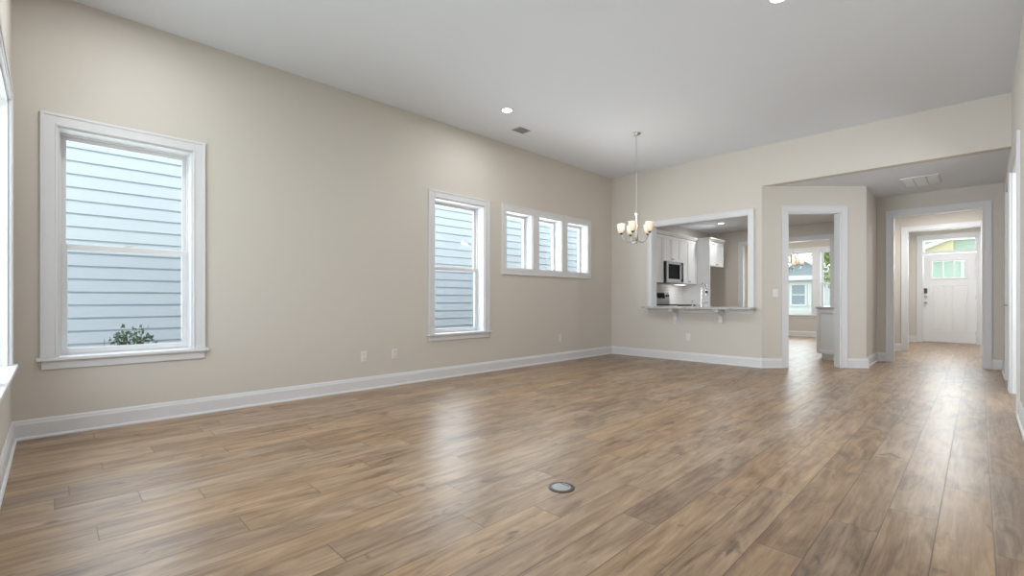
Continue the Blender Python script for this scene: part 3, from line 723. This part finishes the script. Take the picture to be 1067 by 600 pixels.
# under-cabinet light
t = thing('under_cabinet_light', (0.2, 9.75, 1.344), 'slim white light fixed beneath the cabinet right of the microwave', 'light')
MB().box(0.14, 0.24, 9.58, 10.0, 1.326, 1.344).build('housing', M_PLASTIC, t, bevel=0.002)
MB().box(0.15, 0.23, 9.59, 9.99, 1.322, 1.326).build('diffuser', mat('task_light_glow', (1, 1, 1), 0.5, emis=(1, 0.97, 0.92), estr=3), t)
area('under_cabinet_lamp', (0.19, 9.79, 1.315), (0, 0, 0), 0.07, 0.38, 0.5, (1, 0.96, 0.9))
# sink run behind the pass-through
FS = frame((0, 7.535), (1, 0), (0, 1))
base_unit(FS, 0.64, 1.24, 'white base cabinet left of the sink, facing the kitchen', drawer=True)
base_unit(FS, 1.24, 1.95, 'white sink base cabinet beneath the faucet', drawer=False)
base_unit(FS, 1.95, 2.40, 'white base cabinet right of the sink, facing the kitchen', dep=0.45)
t = thing('kitchen_faucet', (1.555, 7.68, 0.885), 'tall chrome gooseneck faucet with a pull-down spray head', 'faucet')
MB().lathe([(0.028, 0.885), (0.028, 0.893), (0.020, 0.900), (0.017, 0.96), (0.014, 0.965)], (1.555, 7.68, 0), 18).build('base', M_CHROME, t, smooth=True)
pts = [(1.555, 7.68, 0.96), (1.555, 7.68, 1.08), (1.555, 7.68, 1.18)]
for k in range(1, 13):
    a = PI * k / 12; pts.append((1.555, 7.78 - 0.10 * math.cos(a), 1.18 + 0.10 * math.sin(a)))
MB().tube(pts, 0.013, 10).build('spout', M_CHROME, t, smooth=True)
MB().lathe([(0.014, 1.185), (0.018, 1.17), (0.018, 1.09), (0.021, 1.075)], (1.555, 7.88, 0), 14).build('spray_head', M_CHROME, t, smooth=True)
MB().lathe([(0.0185, 1.15), (0.0192, 1.145), (0.0192, 1.115), (0.0185, 1.11)], (1.555, 7.88, 0), 14).build('grip', M_BLKM, t, smooth=True)
MB().tube([(1.57, 7.68, 0.935), (1.61, 7.68, 0.945), (1.66, 7.68, 0.965)], 0.007, 8).build('lever', M_CHROME, t, smooth=True)
t = thing('soap_dispenser', (1.40, 7.68, 0.885), 'small chrome soap dispenser beside the kitchen faucet', 'soap dispenser')
MB().lathe([(0.018, 0.885), (0.018, 0.892), (0.009, 0.90), (0.009, 0.975), (0.012, 0.98), (0.012, 0.99), (0.003, 0.992)], (1.40, 7.68, 0), 14).build('pump', M_CHROME, t, smooth=True)
MB().tube([(1.40, 7.68, 0.983), (1.40, 7.72, 0.985), (1.40, 7.75, 0.972)], 0.005, 8).build('nozzle', M_CHROME, t, smooth=True)

# base cabinet seen through the angled doorway (clipped end)
t = thing('end_cabinet', (3.2, 9.6, 0), 'white base cabinet with angled end, seen through the angled doorway', 'cabinet')
P = [(3.508, 8.64), (2.867, 9.289), (2.867, 11.2), (3.508, 11.2)]
MB().prism(P, 2, 0.09, 0.85).build('cabinet_body', M_CAB, t, bevel=0.002)
MB().prism([(3.508, 8.70), (2.93, 9.285), (2.93, 11.18), (3.508, 11.18)], 2, 0.0, 0.09).build('toe_kick', M_CAB, t)
L45 = math.hypot(0.641, 0.649)
FE = frame((2.867, 9.289), (0.641 / L45, -0.649 / L45), (-0.649 / L45, -0.641 / L45))
shaker(FE, t, 0.02, 0.86, 0.10, 0.845, 0.0, 'end_panel')
FE2 = frame((2.867, 0), (0, 1), (-1, 0))
for a, b in ((9.31, 9.93), (9.93, 10.56), (10.56, 11.19)): shaker(FE2, t, a, b, 0.10, 0.845, 0.0, 'door', knob=(b - 0.04, 0.78))
tag(MB().prism([(3.509, 8.60), (2.84, 9.275), (2.84, 11.22), (3.509, 11.22)], 2, 0.853, 0.885).build('end_countertop', M_GRAN, bevel=0.003),
    'dark granite top on the angled-end cabinet beyond the doorway', 'countertop')

# ------------------------------------------------------------------ outdoors
MB().box(-40, 40, -15, 14.8, -0.62, -0.55).build('ground', M_LAWN, kind='structure')
MB().box(-40, 45, 14.8, 24, -0.62, -0.56).build('ground', M_LAWN, kind='structure')
MB().box(-40, 45, 24, 30, -0.62, -0.57).build('street', M_ASPH, kind='structure')
MB().box(-40, 45, 30, 75, -0.62, -0.55).build('ground', M_LAWN, kind='structure')

def lap(mb, s0, s1, z0, z1, ex=0.16, n0=0.0, th=0.028, gap=0.024):
    z = z0
    while z < z1 - 0.01:
        zt = min(z + ex - gap, z1)
        mb.loft([[(s, n0 + th, z), (s, n0 + th * 0.75, zt), (s, n0, zt), (s, n0, z)] for s in (s0, s1)])
        z += ex
FX = frame((-3.0, 0), (0, 1), (1, 0))
t = thing('neighbor_house', (-3.0, 3.0, -0.5), 'pale blue lap-sided house wall seen through the left wall windows', 'house')
mb = MB(FX); mb.box(-9, 18, -0.3, 0.0, -0.3, 6.2); mb.build('wall_backing', M_SIDING, t)
mb = MB(FX); lap(mb, -9, 18, -0.18, 6.2); mb.build('lap_siding', M_SIDING, t)
mb = MB(FX); mb.box(-9, 18, -0.28, 0.02, -0.56, -0.16); mb.build('foundation', mat('concrete', (0.45, 0.44, 0.42), 0.9, bump=0.4, var=0.1), t)
tag(MB().box(-2.97, -0.21, -6, 14.5, -0.549, -0.53).build('mulch_bed', M_MULCH), 'strip of brown mulch between the two houses', 'mulch')

def leaf_blob(mb, c, r, n, size, flat=1.0):
    for _ in range(n):
        u = Vector((random.gauss(0, 1), random.gauss(0, 1), random.gauss(0, 1) * flat)).normalized() * (r * random.random() ** 0.5)
        p = Vector(c) + u; a = Vector((random.gauss(0, 1), random.gauss(0, 1), random.gauss(0, 1) + 0.6)).normalized()
        b = a.cross(Vector((random.gauss(0, 1), random.gauss(0, 1), random.gauss(0, 1)))).normalized(); l = size * random.uniform(0.7, 1.3)
        q = a.cross(b).normalized() * size * 0.06
        mb.quad(tuple(p), tuple(p + a * l * 0.5 + b * l * 0.24 + q), tuple(p + a * l), tuple(p + a * l * 0.5 - b * l * 0.24 + q))
def bush(x, y, ztop, w_, label, n=9, leaves=28, seed=1, thin=False):
    random.seed(seed)
    t = thing('garden_bush', (x, y, -0.5), label, 'bush')
    st = MB(); lf = MB(); zb = -0.528
    for k in range(n):
        a = random.uniform(0, 2 * PI); r = w_ / 2 * random.uniform(0.15, 1)
        tx, ty = x + math.cos(a) * r * 0.6, y + math.sin(a) * r
        tz = ztop - random.uniform(0, 0.26) - 0.12 * (r / (w_ / 2))
        pts = [(x + (tx - x) * u * 0.8, y + (ty - y) * u ** 1.3, zb + (tz - zb) * u) for u in (0, .35, .7, 1)]
        st.tube(pts, 0.006, 5, rr=[0.011, 0.008, 0.005, 0.002])
        for q in range(6 if not thin else 4):
            u = 0.5 + 0.5 * q / 5
            p = (x + (tx - x) * u * 0.8, y + (ty - y) * u ** 1.3, zb + (tz - zb) * u)
            leaf_blob(lf, p, 0.055, leaves // 5, 0.045)
    st.build('stems', M_STEM, t); lf.build('leaves', M_LEAF, t)
bush(-1.0, 0.57, 0.80, 0.40, 'leafy green bush seen through bottom of the big left window', n=22, leaves=45, seed=3)
bush(-1.0, 0.33, 0.73, 0.12, 'thin bare-stemmed plant left of the bush outside the big window', n=3, leaves=12, seed=5, thin=True)

def hip_house(x0, x1, y0, y1, zw, zr, msid, label, wins, porch=None, gable=None):
    t = thing('street_house', ((x0 + x1) / 2, y0, -0.55), label, 'house', 'houses across the street')
    F = frame((0, y0), (1, 0), (0, -1))
    MB().box(x0, x1, y0, y1, -0.55, zw).build('walls', msid, t)
    mb = MB(F); lap(mb, x0, x1, -0.3, zw, ex=0.2, th=0.02, gap=0.02); mb.build('lap_siding', msid, t)
    ov = 0.4; ym = (y0 + y1) / 2
    mb = MB(); mb.loft([[(x, y0 - ov, zw), (x, ym, zr), (x, y1 + ov, zw), (x, y1 + ov, zw - 0.12), (x, y0 - ov, zw - 0.12)] for x in (x0 - ov, x1 + ov)]); mb.build('roof', M_SHING, t)
    MB().box(x0 - ov, x1 + ov, y0 - ov - 0.04, y0 - ov, zw - 0.28, zw + 0.02).build('fascia', M_OWHITE, t)
    for (a, b, c, d) in wins:
        mb = MB(F); ring(mb, a - .12, b + .12, c - .12, d + .12, 0.02, 0.07, 0.12); mb.box(a, b, 0.02, 0.06, (c + d) / 2 - 0.03, (c + d) / 2 + 0.03); wf = mb.build('window', M_OWHITE, t)
        mb = MB(F); mb.box(a, b, 0.02, 0.04, c, d); mb.build('pane', M_HWIN, wf)
    if gable:
        gx0, gx1, gz0, gz1, gy = gable; xm = (gx0 + gx1) / 2
        mb = MB(); mb.prism([(gx0, gz0), (gx1, gz0), (xm, gz1)], 1, gy, y0 + 1.5); mb.build('gable', M_SHING, t)
        mb = MB()
        for sgn, xa in ((1, gx0), (-1, gx1)):
            dx, dz = (xm - xa), (gz1 - gz0); Ln = math.hypot(dx, dz)
            nx, nz = -dz / Ln * (1 if dx > 0 else -1) , abs(dx) / Ln
            p = [(xa - dx * .08, gz0 - dz * .08), (xm, gz1), (xm, gz1 + 0.14), (xa - dx * .08, gz0 - dz * .08 + 0.14)]
            mb.prism(p, 1, gy - 0.3, y0 + 1.6)
        mb.build('gable_rake', M_OWHITE, t)
    return t, F

th_, F_ = hip_house(-9.5, -1.2, 35, 41, 2.55, 3.0, M_WSIDE, 'white house with blue-grey roof across the street, beyond nook windows',
          [(-3.95, -3.2, 0.7, 1.95), (-7.2, -6.3, 0.7, 1.95)], gable=(-4.95, -1.6, 2.5, 3.6, 34.6))
mb = MB(F_)
for a in (-4.4, -3.05): mb.box(a, a + 0.3, 0.03, 0.06, 0.65, 2.0)
mb.build('shutters', M_OWHITE, th_)
t = thing('porch_railing', (-4, 33.4, -0.5), 'white porch railing in front of the white house across the street', 'railing')
mb = MB(); mb.box(-8, -1.5, 33.38, 33.44, 0.32, 0.40); mb.box(-8, -1.5, 33.38, 33.44, -0.42, -0.36); mb.build('rails', M_OWHITE, t)
mb = MB()
for k in range(52): mb.box(-8 + k * .125, -7.95 + k * .125, 33.39, 33.43, -0.55, 0.33)
mb.build('balusters', M_OWHITE, t)

tg, FG = hip_house(0.8, 7.4, 29.5, 37, 4.2, 6.4, M_GSIDE, 'pale green house with cream porch gable, straight beyond the front door',
          [(4.35, 4.95, 1.9, 3.0)])
mb = MB(); mb.prism([(0.9, 3.0), (4.0, 3.0), (4.0, 3.9), (2.6, 3.0 + 0.35)], 1, 28.9, 29.45); mb.build('porch_gable', M_CREAM, tg)
mb = MB(); mb.prism([(2.2, 2.95), (4.0, 3.75), (4.0, 3.95), (2.2, 3.15)], 1, 28.7, 29.0); mb.build('rake_board', M_OWHITE, tg)

def tree(x, y, h, r, mt, label, seed):
    random.seed(seed)
    t = thing('street_tree', (x, y, -0.55), label, 'tree')
    MB().tube([(x, y, -0.56), (x + .05, y, h * 0.35), (x, y + .05, h * 0.7)], 0.1, 8, rr=[0.16, 0.11, 0.06]).build('trunk', M_STEM, t)
    mb = MB()
    for _ in range(14):
        a = random.uniform(0, 2 * PI); rr_ = r * random.random() * 0.7
        leaf_blob(mb, (x + math.cos(a) * rr_, y + math.sin(a) * rr_, h * random.uniform(0.35, 0.95)), r * 0.5, 130, 0.28)
    mb.build('crown', mt, t)
tree(0.05, 27.0, 5.6, 1.15, M_LEAFY, 'yellow-green leafy tree filling the right-hand nook window', 11)
tree(-6.8, 46.0, 7.5, 2.6, M_LEAFB, 'tan autumn tree behind the white house across the street', 12)
tree(-0.6, 45.5, 7.5, 2.6, M_LEAFB, 'tan autumn tree showing between the two houses across the street', 13)
